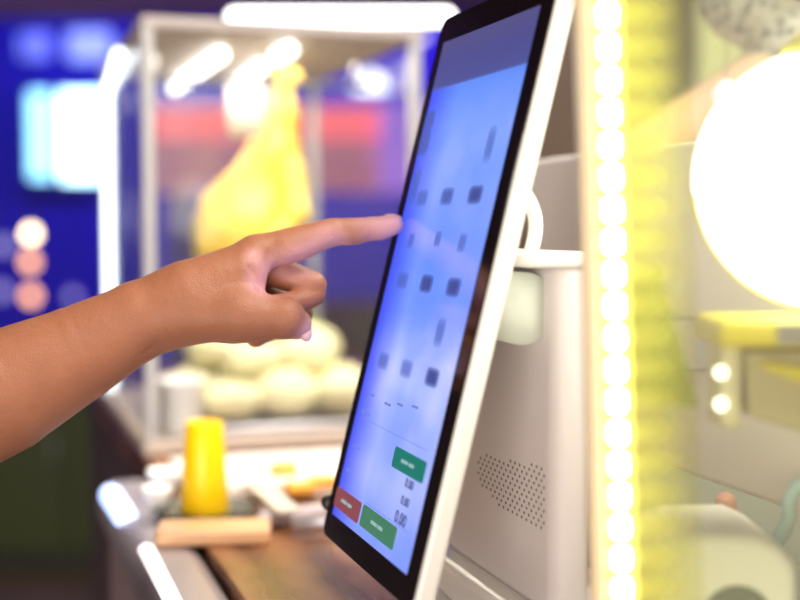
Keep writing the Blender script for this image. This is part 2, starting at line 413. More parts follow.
# the cashier's screen on the far side, seen from its back
cy = .237
prism('cashier_screen_back', rrect(.47, .233, .012, 6, .065, (1.357+1.124)/2-CZ), lambda u, v, t: (u, t, v), cy, cy+.022, M_body, T, .004, 3)
prism('cashier_screen_rim', rrect(.474, .237, .014, 6, .065, (1.357+1.124)/2-CZ), lambda u, v, t: (u, t, v), cy+.015, cy+.027, M_whitegloss, T, .002, 2)
box('cashier_screen_arm', (.05, .13, 1.20-CZ), (.14, cy+.004, 1.235-CZ), M_steel_soft, T, .003)

# ------------------------------------------------------------------ LED lit glass screen at the right
GY = .62
gx = .09; gz0 = CZ
M_pane = haze_glass('veiled_acrylic_pane', (.95, .97, .88), (.90, .90, .84), .07)  # veil colour imitates the glow hanging in the pane
M_streak = haze_glass('yellow_led_streaks', (.97, .97, .86), (.90, .90, .22), .34, .3)
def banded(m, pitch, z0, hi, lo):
    # LED glow streaks put into the material: a bar per LED, fading across
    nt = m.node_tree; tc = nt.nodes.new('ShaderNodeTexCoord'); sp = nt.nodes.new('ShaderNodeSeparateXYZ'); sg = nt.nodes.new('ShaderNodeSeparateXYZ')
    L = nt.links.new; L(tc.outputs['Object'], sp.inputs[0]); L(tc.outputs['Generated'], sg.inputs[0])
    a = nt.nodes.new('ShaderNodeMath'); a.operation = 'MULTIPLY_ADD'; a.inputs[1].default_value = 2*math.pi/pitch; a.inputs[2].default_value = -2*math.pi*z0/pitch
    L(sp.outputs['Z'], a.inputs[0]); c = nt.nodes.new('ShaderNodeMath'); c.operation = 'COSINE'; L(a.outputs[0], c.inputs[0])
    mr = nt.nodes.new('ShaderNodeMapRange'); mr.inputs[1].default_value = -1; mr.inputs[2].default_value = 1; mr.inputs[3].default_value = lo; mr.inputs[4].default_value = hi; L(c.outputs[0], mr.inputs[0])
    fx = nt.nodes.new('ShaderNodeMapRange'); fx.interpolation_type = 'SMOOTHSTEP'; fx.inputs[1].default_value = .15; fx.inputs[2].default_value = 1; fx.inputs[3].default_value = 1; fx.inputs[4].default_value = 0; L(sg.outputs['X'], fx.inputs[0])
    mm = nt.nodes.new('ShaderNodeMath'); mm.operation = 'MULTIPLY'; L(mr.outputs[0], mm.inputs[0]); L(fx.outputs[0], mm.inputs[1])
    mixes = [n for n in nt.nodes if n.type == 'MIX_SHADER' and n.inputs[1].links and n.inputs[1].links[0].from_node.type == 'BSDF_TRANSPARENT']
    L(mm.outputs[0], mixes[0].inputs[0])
banded(M_streak, .0153, .012, .58, .34)
M_prof = mat('pale_yellow_profile', (.85, .70, .42), .4)
M_led = glow('warm_white_led', (1, .95, .72), 24)
g0 = at(634, 600, GY)
G = thing('illuminated_glass_screen', 'clear upright screen with bright warm LED strip along its left edge', 'glass screen', (g0.x+.0100, GY, CZ), 0)
G.rotation_euler = (0, R(-2.05), 0)
box('glass_pane', (-.02, .004, .004), (.42, .009, .72), M_pane, G, .001)
box('edge_profile', (-.0265, -.0005, .0), (-.0195, .012, .72), M_prof, G, .001)
box('led_tape', (-.0195, .0005, .002), (-.0045, .003, .72), mat('cream_led_tape', (.95, .82, .16), .6), G)
tp = G.children[-1]
box('led_streak_strip', (-.0045, .0005, .002), (.0270, .0032, .72), M_streak, G)  # added strip carrying the painted LED glow streaks
n = 46
led0 = None
for i in range(n):
    z = .012+i*.0153
    if led0 is None:
        led0 = box('led_bulb', (-.0155, -.0018, z-.0046), (-.0085, .0008, z+.0046), M_led, tp, .0025, 2); zz = z
    else:
        c = led0.copy(); COL.objects.link(c); c.parent = tp; c.location = (0, 0, z-zz)
box('foot_channel', (-.0265, -.006, -.001), (.42, .016, .006), M_chrome, G, .001)

# yellow clamp shelf fixed behind the glass
M_yel = mat('yellow_enamel', (.80, .68, .05), .35); M_beige = mat('beige_housing', (.55, .47, .30), .5)
Bk = thing('yellow_shelf_bracket', 'yellow topped shelf bracket with two screws, behind the glass under the round lamp', 'bracket')
def wbox(name, a, b, dy, m, parent, bevel=.001, Y=.66):
    p = at(a[0], a[1], Y); q = at(b[0], b[1], Y)
    return box(name, (p.x, Y-dy/2, q.z), (q.x, Y+dy/2, p.z), m, parent, bevel)
wbox('shelf_top', (706, 316), (880, 343), .060, M_yel, Bk, .004)
pts = [at(737, 349, .66), at(880, 349, .66), at(880, 452, .66), at(800, 430, .66), at(741, 412, .66)]
prism('shelf_housing', [(p.x, p.z) for p in pts], lambda u, v, t: (u, t, v), .645, .675, M_beige, Bk, .002)
pts = [at(752, 358, .66), at(880, 372, .66), at(880, 392, .66), at(800, 382, .66), at(752, 364, .66)]
prism('yellow_edge', [(p.x, p.z) for p in pts], lambda u, v, t: (u, t, v), .638, .646, M_yel, Bk, .001)
st = wbox('metal_strap', (714, 340), (733, 424), .036, mat('cream_metal_strap', (.75, .68, .48), .35), Bk, .003)
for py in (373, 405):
    p = at(722, py, .639); rod('screw_head', (p.x, .6385, p.z), (p.x, .645, p.z), .0032, glow('screw_glint', (1, 1, .9), 3), st)  # screw heads made to glow as bright spots
# fixing post goes through to the glass
box('glass_clamp', (at(760, 330, .66).x, .6295, at(0, 343, .66).z+.002), (at(790, 330, .66).x, .634, at(0, 316, .66).z-.002), M_chrome, Bk)

# oval pendant lamp
M_globe = glow('lit_opal_glass', (1, .98, .93), 5)
lc = at(822, 179, .668)
Pl = thing('round_pendant_lamp', 'large glowing white round pendant lamp at the right edge', 'lamp', (lc.x, lc.y, lc.z), 0)
def globe_fn(P): return ell(P, (0, 0, 0), (.0655, .034, .0655))
gb = sdf_mesh('lamp_globe', globe_fn, (-.08, -.045, -.08), (.08, .045, .08), .003, M_globe, Pl)
lathe('lamp_collar', [(0, .062), (.02, .062), (.022, .066), (.012, .075), (.004, .082), (0, .082)], M_yel, Pl)
tube('lamp_cord', [(0, 0, .08), (0, 0, 2.9-lc.z)], .002, M_dark, Pl, 8)
rim = bmesh.new()
Mr = Euler((0, 0, 0)).to_matrix()
add_tube(rim, [Mr @ Vector((.0660*math.cos(a), -.002, .0660*math.sin(a))) for a in [R(q) for q in range(186, 300, 6)]], .0011, 8)
from_bm('yellow_rim', rim, M_yel, Pl, True)

# receipt printer low right
pr0 = at(712, 560, .70)
Pr = thing('receipt_printer', 'small rounded white receipt printer with a dark arched slot, low at right', 'printer', (pr0.x, .70, CZ), 0)
def px2(px, py, Y=.70):
    p = at(px, py, Y); return (p.x-pr0.x, p.z-CZ)
out = [px2(641, 545), px2(652, 534), px2(682, 524), px2(744, 523), px2(766, 534), px2(784, 552)]
lft = out[0][0]; rgt = out[-1][0]
prism('printer_case', [(lft-.0, 0)]+out+[(rgt, 0)], lambda u, v, t: (u, t, v), -.028, .055, mat('white_printer_case', (.93, .92, .90), .4), Pr, .008, 4)
a0 = px2(724, 571)
arc = [(a0[0]+.019*math.cos(R(q)), a0[1]-.019+.019*math.sin(R(q))) for q in range(0, 181, 12)]
prism('paper_slot', arc, lambda u, v, t: (u, t, v), -.0295, -.020, mat('grey_slot', (.16, .18, .14), .5), Pr)
a1 = at(726, 492, .80); a2 = at(727, 540, .80)
pn = rod('pink_marker', (a1.x, a1.y, CZ+.0), (a1.x+.0, a1.y, a1.z), .0065, mat('pink_plastic', (.75, .38, .30), .45)); tag(pn, 'upright pink marker standing behind the white printer', 'marker')
cpts = [at(772, 548, .775), at(782, 535, .77), at(789, 518, .765), at(789, 500, .765), at(796, 488, .765), at(820, 480, .765)]
cpts = [Vector((cpts[0].x-.01, .775, CZ+.0085)), Vector((cpts[0].x, .775, CZ+.016))]+cpts
tb = tube('blue_grey_cable', cpts, .0048, mat('blue_grey_rubber', (.35, .47, .50), .5), None, 12); tag(tb, 'blue-grey cable looping up beside the white printer', 'cable')

# added tinted sheet imitating a darker reflected patch behind the strip
wp = [at(650, 262, .645), at(692, 404, .645), at(628, 396, .645), at(625, 270, .645)]
M_wedge = haze_glass('olive_tint_sheet', (.72, .76, .42), (.5, .55, .15), .3)
cw = prism('olive_patch', [(p.x, p.z) for p in wp], lambda u, v, t: (u, t, v), .6305, .6325, M_wedge, None); tag(cw, 'added olive tinted sheet with slanted edge, a reflected patch behind the LED strip', 'card')

# ------------------------------------------------------------------ the customer's arm and pointing hand
def hp(px, py, dy=0.0, Y=None):
    Yb = (.935-(403-px)*.00016) if Y is None else Y
    p = at(px, py, Yb+dy*.001); return np.array(p, np.float32)
def hr(r): return r*.92/1300
A = {}
def cone(P, a, b):
    return seg(P, hp(*a[:3]), hp(*b[:3]), hr(a[3]), hr(b[3]))
def arm_fn(P):
    f = cone(P, (-300, 528, 0, 74), (0, 392.5, 0, 59.5))
    f = np.minimum(f, cone(P, (0, 392.5, 0, 59.5), (75, 355, 0, 47)))
    f = np.minimum(f, cone(P, (75, 355, 0, 47), (140, 320, 0, 37)))
    wr = np.minimum(cone(P, (140, 320, 0, 37), (172, 308, 2, 34)), cone(P, (100, 340, 8, 38), (140, 320, 14, 34)))
    wr = smin(wr, cone(P, (140, 320, 18, 30), (175, 311, 22, 27)), .006)
    f = smin(f, wr, .006)
    # palm: four metacarpals
    palm = cone(P, (172, 299, 0, 27.5), (256, 254, 0, 16.5))
    palm = smin(palm, cone(P, (175, 306, 12, 27), (262, 264, 18, 17)), .008)
    palm = smin(palm, cone(P, (175, 310, 24, 28), (252, 287, 33, 16)), .008)
    palm = smin(palm, cone(P, (175, 316, 34, 24), (240, 306, 46, 15)), .008)
    f = smin(f, palm, .012)
    # thenar mass and first web
    th = cone(P, (178, 315, -8, 30), (240, 314, -18, 25))
    web = cone(P, (190, 290, -6, 26), (246, 272, -8, 20))
    f = smin(f, smin(th, web, .012), .012)
    f = smin(f, cone(P, (246, 262, -6, 15), (257, 285, -10, 7)), .006)
    # thumb
    t1 = cone(P, (236, 316, -18, 25), (284, 318, -22, 20.5))
    f = smin(f, t1, .008)
    t2 = cone(P, (284, 318, -22, 20.5), (296, 324, -18, 15.5))
    f = smin(f, t2, .003)
    # index finger
    i1 = cone(P, (256, 253, 0, 17), (292, 244.5, 0, 17.5)); i1 = np.minimum(i1, cone(P, (292, 244.5, 0, 17.5), (331, 232.5, 0, 14.2)))
    f = smin(f, i1, .007)
    f = smin(f, cone(P, (285, 250, -2, 14), (308, 247, -1, 9)), .004)
    f = smin(f, cone(P, (337, 231.5, 0, 13.4), (366, 229.5, 0, 12.2)), .0022)
    f = smin(f, cone(P, (373, 228.5, 0, 11.8), (393.6, 224.7, 0, 10.0)), .0022)
    f = smin(f, cone(P, (348, 234.5, -1, 10.2), (357, 234, -1, 10)), .003)
    f = smin(f, cone(P, (380, 230, -1, 10), (388, 228, -1, 9)), .003)
    # curled middle, ring and little finger
    m1 = cone(P, (266, 268, 17, 17), (313, 285, 8, 14.0))
    m1 = smin(m1, cone(P, (313, 294, 7, 12.8), (286, 308, -1, 13)), .0016)
    m1 = smin(m1, cone(P, (286, 306, -1, 13), (268, 306, -2, 11)), .003)
    f = smin(f, m1, .0022)
    r1 = cone(P, (254, 288, 33, 15), (300, 312, 26, 13))
    r1 = smin(r1, cone(P, (300, 314, 26, 12), (276, 326, 16, 12)), .003); r1 = smin(r1, cone(P, (276, 326, 16, 12), (262, 318, 8, 10)), .003)
    f = smin(f, r1, .003)
    l1 = cone(P, (240, 306, 45, 14), (278, 328, 42, 11))
    l1 = smin(l1, cone(P, (278, 328, 42, 11), (256, 337, 30, 10)), .003); l1 = smin(l1, cone(P, (256, 337, 30, 10), (248, 326, 22, 9)), .003)
    f = smin(f, l1, .003)
    # creases and grooves (cut with thin smooth grooves)
    def groove(a, b, r, k=.0018):
        nonlocal f
        f = smax(f, -seg(P, hp(*a), hp(*b), hr(r), hr(r)), k)
    groove((262, 236, -14), (268, 252, -15), .9); groove((250, 268, -21), (262, 292, -22), 2.3, .003)
    groove((276, 240, -13), (268, 254, -14), .8)
    groove((333.5, 246, -6), (332, 234, -10), .7, .0012); groove((370, 242, -4), (369.5, 232, -8.6), .5, .001)
    groove((296, 297, -8), (318, 290, -1), .9, .0014)
    groove((140, 352, -18), (166, 346, -24), .9, .002)
    return f
M_skin = mat('brown_skin', (.385, .15, .075), .48, sss=.18, vary=.14, vscale=45, spec=.45)
nt = M_skin.node_tree; b = nt.nodes['Principled BSDF']
tc = nt.nodes.new('ShaderNodeTexCoord')
va = nt.nodes.new('ShaderNodeTexVoronoi'); va.inputs['Scale'].default_value = 900; nt.links.new(tc.outputs['Object'], va.inputs['Vector'])
n2 = nt.nodes.new('ShaderNodeTexNoise'); n2.inputs['Scale'].default_value = 160; n2.inputs['Detail'].default_value = 6; nt.links.new(tc.outputs['Object'], n2.inputs['Vector'])
ad = nt.nodes.new('ShaderNodeMath'); ad.operation = 'MULTIPLY_ADD'; ad.inputs[1].default_value = .35
nt.links.new(va.outputs['Distance'], ad.inputs[0]); nt.links.new(n2.outputs['Fac'], ad.inputs[2])
bp = nt.nodes.new('ShaderNodeBump'); bp.inputs['Strength'].default_value = .6; bp.inputs['Distance'].default_value = .0011
nt.links.new(ad.outputs[0], bp.inputs['Height']); nt.links.new(bp.outputs['Normal'], b.inputs['Normal'])
# lighter, pinker palm-side skin and fingertip, stored per vertex
at_ = nt.nodes.new('ShaderNodeAttribute'); at_.attribute_name = 'palm_skin'
src = b.inputs['Base Color'].links[0].from_socket
pm = nt.nodes.new('ShaderNodeMix'); pm.data_type = 'RGBA'; nt.links.new(at_.outputs['Fac'], pm.inputs[0]); nt.links.new(src, pm.inputs[6]); pm.inputs[7].default_value = (.74, .38, .38, 1)
nt.links.new(pm.outputs[2], b.inputs['Base Color'])
# mesh is made in a frame that follows the forearm so the grid stays small
a_ = Vector(hp(-300, 530)); c_ = Vector(hp(200, 300)); th_ = math.atan2((c_-a_).z, (c_-a_).x)
Mrot = Matrix.Rotation(-th_, 4, 'Y'); Mi = np.array(Mrot.to_3x3(), np.float32)
org = Vector(hp(200, 300))
def fn_local(Q):
    return arm_fn(Q@Mi.T+np.array(org, np.float32))
lp = lambda *q: (Mrot.inverted() @ (Vector(hp(*q))-org))
x0 = lp(-260, 512).x; x1 = .20
arm = sdf_mesh('person', fn_local, (x0, -.075, -.085), (x1, .085, .085), .00145, M_skin, None, 2)
arm.matrix_world = Matrix.Translation(org) @ Mrot
tag(arm, "customer's bare brown arm reaching in from the left, index finger on the touchscreen", 'person')
co = np.empty(len(arm.data.vertices)*3, np.float32); arm.data.vertices.foreach_get('co', co); co = co.reshape(-1, 3)
Pw = co@Mi.T+np.array(org, np.float32)
def sm(x, a, b): t = np.clip((x-a)/(b-a), 0, 1); return t*t*(3-2*t)
tip = sm(-np.linalg.norm(Pw-hp(398, 228), axis=1), -.045, -.004)
und = sm(-seg(Pw, hp(262, 285, -16), hp(330, 246, -4), .001, .001), -.020, -.006)*.7
web_ = sm(-seg(Pw, hp(255, 262, -18), hp(266, 294, -16), .001, .001), -.012, -.003)*.45
tt = sm(-np.linalg.norm(Pw-hp(306, 332, -22), axis=1), -.016, -.004)*.7
att = arm.data.attributes.new('palm_skin', 'FLOAT', 'POINT'); att.data.foreach_set('value', np.clip(np.maximum.reduce([tip, und, web_, tt]), 0, 1).astype(np.float32))
# cut the open end of the upper forearm is outside the picture; nails
M_nail = mat('fingernail', (.80, .50, .48), .22, spec=.6)
def nail(px, py, dy, rx, ry, rz, rot, nm, lab):
    c = Vector(hp(px, py, dy)); bm = bmesh.new(); bmesh.ops.create_uvsphere(bm, u_segments=24, v_segments=14, radius=1)
    M_ = Matrix.Translation(c) @ Euler(rot).to_matrix().to_4x4() @ Matrix.Diagonal((rx, ry, rz, 1))
    bmesh.ops.transform(bm, matrix=arm.matrix_world.inverted() @ M_, verts=bm.verts)
    o = from_bm(nm, bm, M_nail, arm, True); o['label'] = lab
nail(304.5, 329.5, -20, .0042, .0062, .0088, (0, R(-18), R(-35)), 'thumbnail', 'pale lilac thumbnail')
nail(393, 217.5, 2, .0066, .0052, .0026, (0, R(8), 0), 'fingernail', 'pale index fingernail')

# ------------------------------------------------------------------ glass food display case
cc = at(150, 300, 1.56); CX = Vector((cc.x, 1.56, 0))
DC = thing('food_display_case', 'glass food display case with metal posts and white LED edge light', 'display case', (CX.x, CX.y, CZ), YAW)
CWd, CDp, CHt = .335, .53, .520
M_post = mat('grey_metal_post', (.50, .50, .50), .4, .3); M_top = mat('taupe_case_roof', (.42, .37, .36), .6)
M_case = haze_glass('veiled_case_glass', (.93, .94, .95), (.85, .80, .88), .015)  # pale veil imitates reflections on the case glass
M_case2 = haze_glass('clean_case_glass', (.97, .97, .97), (.8, .8, .8), .01, .05, 1.06)
box('case_base', (-.01, -.01, .0006), (CWd+.01, CDp+.01, .018), mat('taupe_base', (.55, .45, .38), .5), DC, .003)
box('case_roof', (-.008, -.008, CHt-.008), (CWd+.008, CDp+.008, CHt+.006), M_top, DC, .003)
for x, y in ((0, 0), (CWd, 0), (0, CDp), (CWd, CDp)):
    box('corner_post', (x-.007, y-.007, .016), (x+.007, y+.007, CHt-.007), M_post, DC, .002)
box('front_pane', (.007, -.002, .018), (CWd-.007, .002, CHt-.008), M_case, DC)
box('side_pane', (-.002, .007, .018), (.002, CDp-.007, CHt-.008), M_case, DC)
box('side_pane', (CWd-.002, .007, .018), (CWd+.002, CDp-.007, CHt-.008), M_case2, DC)
box('rear_pane', (.007, CDp-.002, .018), (CWd-.007, CDp+.002, CHt-.008), M_case, DC)
M_cool = glow('cool_white_led', (.86, .97, 1.0), 4)
ls = box('led_edge_light', (-.004, CDp-.016, .019), (.005, CDp-.0085, CHt-.03), M_cool, DC, .002)
tube('led_top_light', [(.0005, CDp-.012, CHt-.035), (-.011, CDp*.42, CHt-.010)], .0055, M_cool, DC, 12)
def cloc(px, py, Y):
    p = at(px, py, Y); d = p-CX; return (d.dot(E2), -d.dot(E1), p.z-CZ)
M_tube = glow('bright_tube', (1, .97, .86), 4)
for (a, b_, r) in (((222, 54), (174, 88), .009), ((263, 66), (235, 88), .0085), ((291, 49), (276, 58), .0095)):
    Ya = .222*1300/(224-a[1]); Yb = .222*1300/(224-b_[1])
    tu = rod('interior_light_tube', cloc(*a, Ya), cloc(*b_, Yb), r, M_tube, DC)
rail = tube('hanging_rail', [(.012, .17, CHt-.05), (CWd-.012, .17, CHt-.05)], .003, M_dark, DC)
for x in (.03, CWd-.03): tube('rail_hanger', [(x, .17, CHt-.05), (x, .17, CHt-.006)], .003, M_chrome, DC, 8)

# tube lamp above the case
tl = thing('overhead_tube_lamp', 'long bright white tube lamp lying on the case roof', 'lamp')
y_ = 1.70; pA = at(226, 17, y_); pB = at(455, 14, y_)
zt = pA.z
rod('tube_diffuser', (pA.x, y_, zt), (pB.x, y_, zt), .0115, glow('tube_light', (1, .98, .93), 3), tl)
for f in (.2, .85):
    xx = pA.x+(pB.x-pA.x)*f
    box('lamp_foot', (xx-.006, y_-.006, CZ+CHt+.005), (xx+.006, y_+.006, zt-.012), M_post, tl)

# hanging poached chickens
M_chick = mat('poached_chicken_skin', (.92, .60, .06), .32, vary=.12, vscale=14, bump=.3, bscale=120, sss=.1, spec=.6)
M_chick2 = mat('pale_chicken_skin', (.90, .70, .28), .35, vary=.1, vscale=14)
YC = 1.84; kc = YC/1300
def cp_(px, py, dy=0): return np.array(at(px, py, YC+dy), np.float32)
def chick(P):
    s = lambda a, b, ra, rb: seg(P, cp_(*a), cp_(*b), ra*kc, rb*kc)
    f = s((284, 82), (283, 118), 9, 12); f = smin(f, s((283, 118), (274, 160), 12, 24), .02)
    f = smin(f, s((272, 158), (247, 232), 26, 50), .02)
    f = smin(f, s((247, 232), (240, 292), 50, 46), .02)
    f = smin(f, s((240, 292), (232, 340), 40, 16), .02)
    f = smin(f, s((292, 168, -.02), (298, 214, -.05), 12, 11), .008); f = smin(f, s((298, 214, -.05), (276, 244, -.07), 10, 7), .006)
    f = smin(f, s((250, 170, -.02), (212, 205, -.03), 12, 12), .008); f = smin(f, s((212, 205, -.03), (205, 245, -.05), 11, 7), .006)
    f = smin(f, s((270, 290, -.02), (262, 335, -.05), 22, 12), .01); f = smin(f, s((215, 290, -.01), (206, 338, -.03), 22, 12), .01)
    f = smin(f, ell(P, cp_(289, 77), (13*kc, 10*kc, 9*kc)), .006)
    return f
lo = at(160, 370, YC); hi = at(325, 45, YC)
ck = sdf_mesh('hanging_chicken', chick, (lo.x, YC-.14, lo.z), (hi.x, YC+.11, hi.z), .0042, M_chick, None, 2)
tag(ck, 'whole yellow poached chicken hanging by its neck in the glass case', 'chicken')
hk = thing('meat_hook', 'steel hook on the case rail holding the yellow chicken', 'hook')
rl = Vector((CX.x, CX.y, 0))+E2*0  # rail runs along the case
p0 = cp_(284, 76); 
hkp = []
top = Vector((p0[0], p0[1], CZ+CHt-.045))
tube('hook_wire', [top+Vector((0, 0, .004)), top, Vector((p0[0], p0[1]-.012, p0[2]+.03)), Vector((p0[0], p0[1]-.016, p0[2])), Vector((p0[0], p0[1], p0[2]-.016)), Vector((p0[0], p0[1]+.012, p0[2]))], .0022, M_chrome, hk, 8)
# cream cloth over the rail
cA = at(228, 86, 1.80); cB = at(262, 134, 1.80)
bm = bmesh.new(); nU = 16
for side in (-.006, .006):
    prev = None
    for i in range(nU+1):
        u = i/nU; x = cA.x+(cB.x-cA.x)*u; y = 1.80+(u)*.012+side+.003*math.sin(u*14)
        q = [bm.verts.new((x, y, cA.z)), bm.verts.new((x, y+.002*math.sin(u*20), cB.z+.006*math.sin(u*9+side*300)))]
        if prev: bm.faces.new((prev[0], q[0], q[1], prev[1]))
        prev = q
cl = from_bm('folded_cloth', bm, mat('cream_cloth', (.92, .84, .70), .8), None, True)
sd = cl.modifiers.new('thick', 'SOLIDIFY'); sd.thickness = .003
tag(cl, 'cream cloth folded over the rail beside the hanging chicken', 'cloth')

# serving tray with chicken pieces
def cw_(x, y, z): p = CX+E2*x-E1*y; return Vector((p.x, p.y, CZ+z))
tr = prism('serving_tray', rrect(.29, .30, .03, 6, .168, .175), lambda u, v, t: tuple(cw_(u, v, t)), .019, .028, M_chrome, None, .003)
tag(tr, 'steel serving tray on the floor of the glass case', 'tray')
M_piece = mat('cream_chicken_piece', (.95, .79, .46), .45, vary=.25, vscale=30, bump=.3, bscale=90)
def lump(seed, m):
    r2 = np.random.default_rng(seed); bm = bmesh.new(); bmesh.ops.create_icosphere(bm, subdivisions=3, radius=1)
    d = r2.normal(size=(7, 3)); d /= np.linalg.norm(d, axis=1)[:, None]; a = r2.uniform(-.30, .34, 7)
    for v in bm.verts:
        c = np.array(v.co); s = 1+sum(a[i]*math.exp(3*(float(d[i]@c)-1)) for i in range(7)); v.co = v.co*s
    me = bpy.data.meshes.new('piece'); bm.to_mesh(me); bm.free()
    for p in me.polygons: p.use_smooth = True
    me.materials.append(m); return me
lm = [lump(s, M_piece) for s in range(5)]
spots = [(.115, .070, .030, 1.05), (.185, .072, .030, 1.1), (.255, .078, .030, 1.05), (.075, .155, .030, 1.05), (.145, .150, .030, 1.1), (.215, .155, .030, 1.1), (.282, .165, .030, 1.0),
         (.10, .235, .030, 1.1), (.18, .24, .030, 1.1), (.255, .245, .030, 1.05),
         (.150, .110, .076, 1.1), (.222, .115, .076, 1.1), (.110, .19, .078, 1.1), (.180, .20, .078, 1.15), (.252, .20, .078, 1.1), (.190, .15, .122, .85)]
for i, (x, y, z, s) in enumerate(spots):
    o = bpy.data.objects.new('chicken_piece', lm[i % 5]); COL.objects.link(o)
    o.location = cw_(x, y, z+.0265*s); o.scale = (.035*s, .037*s, .024*s); o.rotation_euler = (0, 0, i*1.3)
    tag(o, 'cream coloured cooked chicken piece heaped on the steel tray', 'chicken piece', 'chicken pieces heaped on the tray in the case')
# white bowl at the left of the case
bw = cw_(.042, .042, .0185)
b_ = lathe('takeaway_tub', [(0, 0), (.020, 0), (.024, .004), (.029, .062), (.031, .064), (.031, .069), (.026, .069), (.022, .008), (0, .006)], mat('white_tub', (.95, .94, .9), .4), None, bw)
tag(b_, 'white takeaway tub at the left front corner inside the case', 'tub')
# green leaves behind the food
M_leaf = mat('lettuce_green', (.22, .38, .05), .5, vary=.4, vscale=20)
lt = thing('lettuce_head', 'green leafy lettuce behind the chicken pieces in the case', 'lettuce', cw_(.245, .40, .020))
for i in range(16):
    a = i*2.4; rr = .015+.032*(i/16); bm = bmesh.new(); g = 8; vv = {}
    for u in range(g+1):
        for v in range(g+1):
            U = (u/g-.5)*2; V = v/g; wd = .045*math.sin(math.pi*min(1, V*.85+.1))
            x = U*wd; y = rr+.028*V*V+.006*math.sin(U*9+i)*V; z = .01+.115*V*(1-.25*i/16)
            vv[u, v] = bm.verts.new((x*math.cos(a)-y*math.sin(a), x*math.sin(a)+y*math.cos(a), z))
    for u in range(g):
        for v in range(g): bm.faces.new((vv[u, v], vv[u+1, v], vv[u+1, v+1], vv[u, v+1]))
    o = from_bm('leaf', bm, M_leaf, lt, True); sd = o.modifiers.new('t', 'SOLIDIFY'); sd.thickness = .002

# ------------------------------------------------------------------ things on the counter in front of the case
def on(px, py):     # point on the worktop seen at this pixel
    d = FW+Vector((1, 0, 0))*((px-400)/F)+UP*((300-py)/F); return CAM+d*((CZ-CAM.z)/d.z)
# yellow cup on a dark plate
pc = on(205, 517)
pl = lathe('dark_plate', [(0, 0), (.030, 0), (.045, .005), (.050, .010), (.047, .010), (.030, .004), (0, .003)], mat('dark_green_glaze', (.05, .05, .045), .35), None, (pc.x, pc.y, CZ))
tag(pl, 'small dark glazed plate under the yellow cup', 'plate')
M_cup = mat('yellow_plastic', (.98, .60, .0), .35, sss=.25)
cu = lathe('yellow_cup', [(0, 0), (.0225, 0), (.0235, .002), (.0178, .086), (.0168, .088), (.0152, .086), (.0195, .006), (0, .006)], M_cup, None, (pc.x, pc.y, CZ+.0045))
tag(cu, 'bright yellow tapered cup on the small dark plate', 'cup')
# wooden board
pb = on(214, 540)
bd = thing('cutting_board', 'pale orange wooden board on the counter in front of the yellow cup', 'board', (pb.x, pb.y, CZ), YAW*.3)
prism('board_slab', rrect(.100, .050, .008, 5), lambda u, v, t: (u, v, t), 0, .014, mat('pale_orange_wood', (.72, .42, .22), .35, vary=.2), bd, .003)
# white tray with pastries
pt = on(296, 480)
wt = thing('white_tray', 'white rectangular tray of orange slices in front of the glass case', 'tray', (pt.x, pt.y, CZ), YAW)
prism('tray_base', rrect(.25, .18, .02, 5), lambda u, v, t: (u, v, t), .0006, .006, mat('white_enamel', (.90, .85, .82), .3), wt, .002)
bm = bmesh.new()
for (lo_, hi_) in (((-.125, -.09, .004), (.125, -.083, .016)), ((-.125, .083, .004), (.125, .09, .016)), ((-.125, -.083, .004), (-.118, .083, .016)), ((.118, -.083, .004), (.125, .083, .016))): add_box(bm, lo_, hi_)
from_bm('tray_rim', bm, mat('white_enamel_rim', (.92, .88, .84), .3), wt)
for i, (px, py) in enumerate(((300, 500), (322, 494), (284, 480))):
    q = on(px, py)
    o = prism('orange_slice', rrect(.030, .022, .006, 5), lambda u, v, t: (u, v, t), 0, .012, mat('orange_cake', (.90, .42, .05), .5), None, .003)
    o.location = (q.x, q.y, CZ+.0065); o.rotation_euler.z = YAW
    tag(o, ['orange cake slice nearest the terminal screen on white tray', 'orange cake slice at the right side of white tray', 'orange cake slice at the back of white tray'][i], 'cake slice', 'cake slices on the white tray')
# grey knife-like spatula lying diagonally
q1 = on(252, 500); q2 = on(292, 536)
sp_ = thing('steel_spatula', 'pale steel spatula lying diagonally beside the white tray', 'spatula')
dv = (q2-q1); an = math.atan2(dv.y, dv.x)
o = prism('blade', rrect(dv.length*.9, .022, .006, 4), lambda u, v, t: (u, v, t), 0, .003, mat('pale_steel', (.75, .70, .68), .3, .4), sp_); o.location = ((q1+q2)/2); o.location.z = CZ+.019; o.rotation_euler.z = an
o = tube('handle', [(0, 0, 0), (.075, 0, 0)], .006, M_steel_soft, sp_); o.location = Vector((q2.x, q2.y, CZ+.010)); o.rotation_euler.z = math.atan2(.2, 1)
# rolled cloth
q1 = on(232, 536); q2 = on(330, 524)
rc = rod('rolled_cloth', (q1.x+.02, q1.y+.02, CZ+.0085), (q2.x, q2.y+.02, CZ+.0085), .0085, mat('mauve_cloth', (.45, .38, .40), .8, bump=.3)); tag(rc, 'rolled mauve-grey cloth on the wood counter behind the screen corner', 'cloth')
# two little white bowls by the left edge
for i, (px, py, r) in enumerate(((166, 497, .019), (158, 516, .015))):
    q = on(px, py)
    o = lathe('sauce_bowl', [(0, 0), (r*.5, 0), (r, .022), (r, .024), (r*.9, .023), (r*.45, .004), (0, .004)], mat('white_porcelain', (.95, .95, .92), .15), None, (q.x, q.y, CZ+.0045))
    tag(o, ['larger small white bowl left of the yellow cup', 'smaller white bowl at the steel rail near the board'][i], 'bowl')

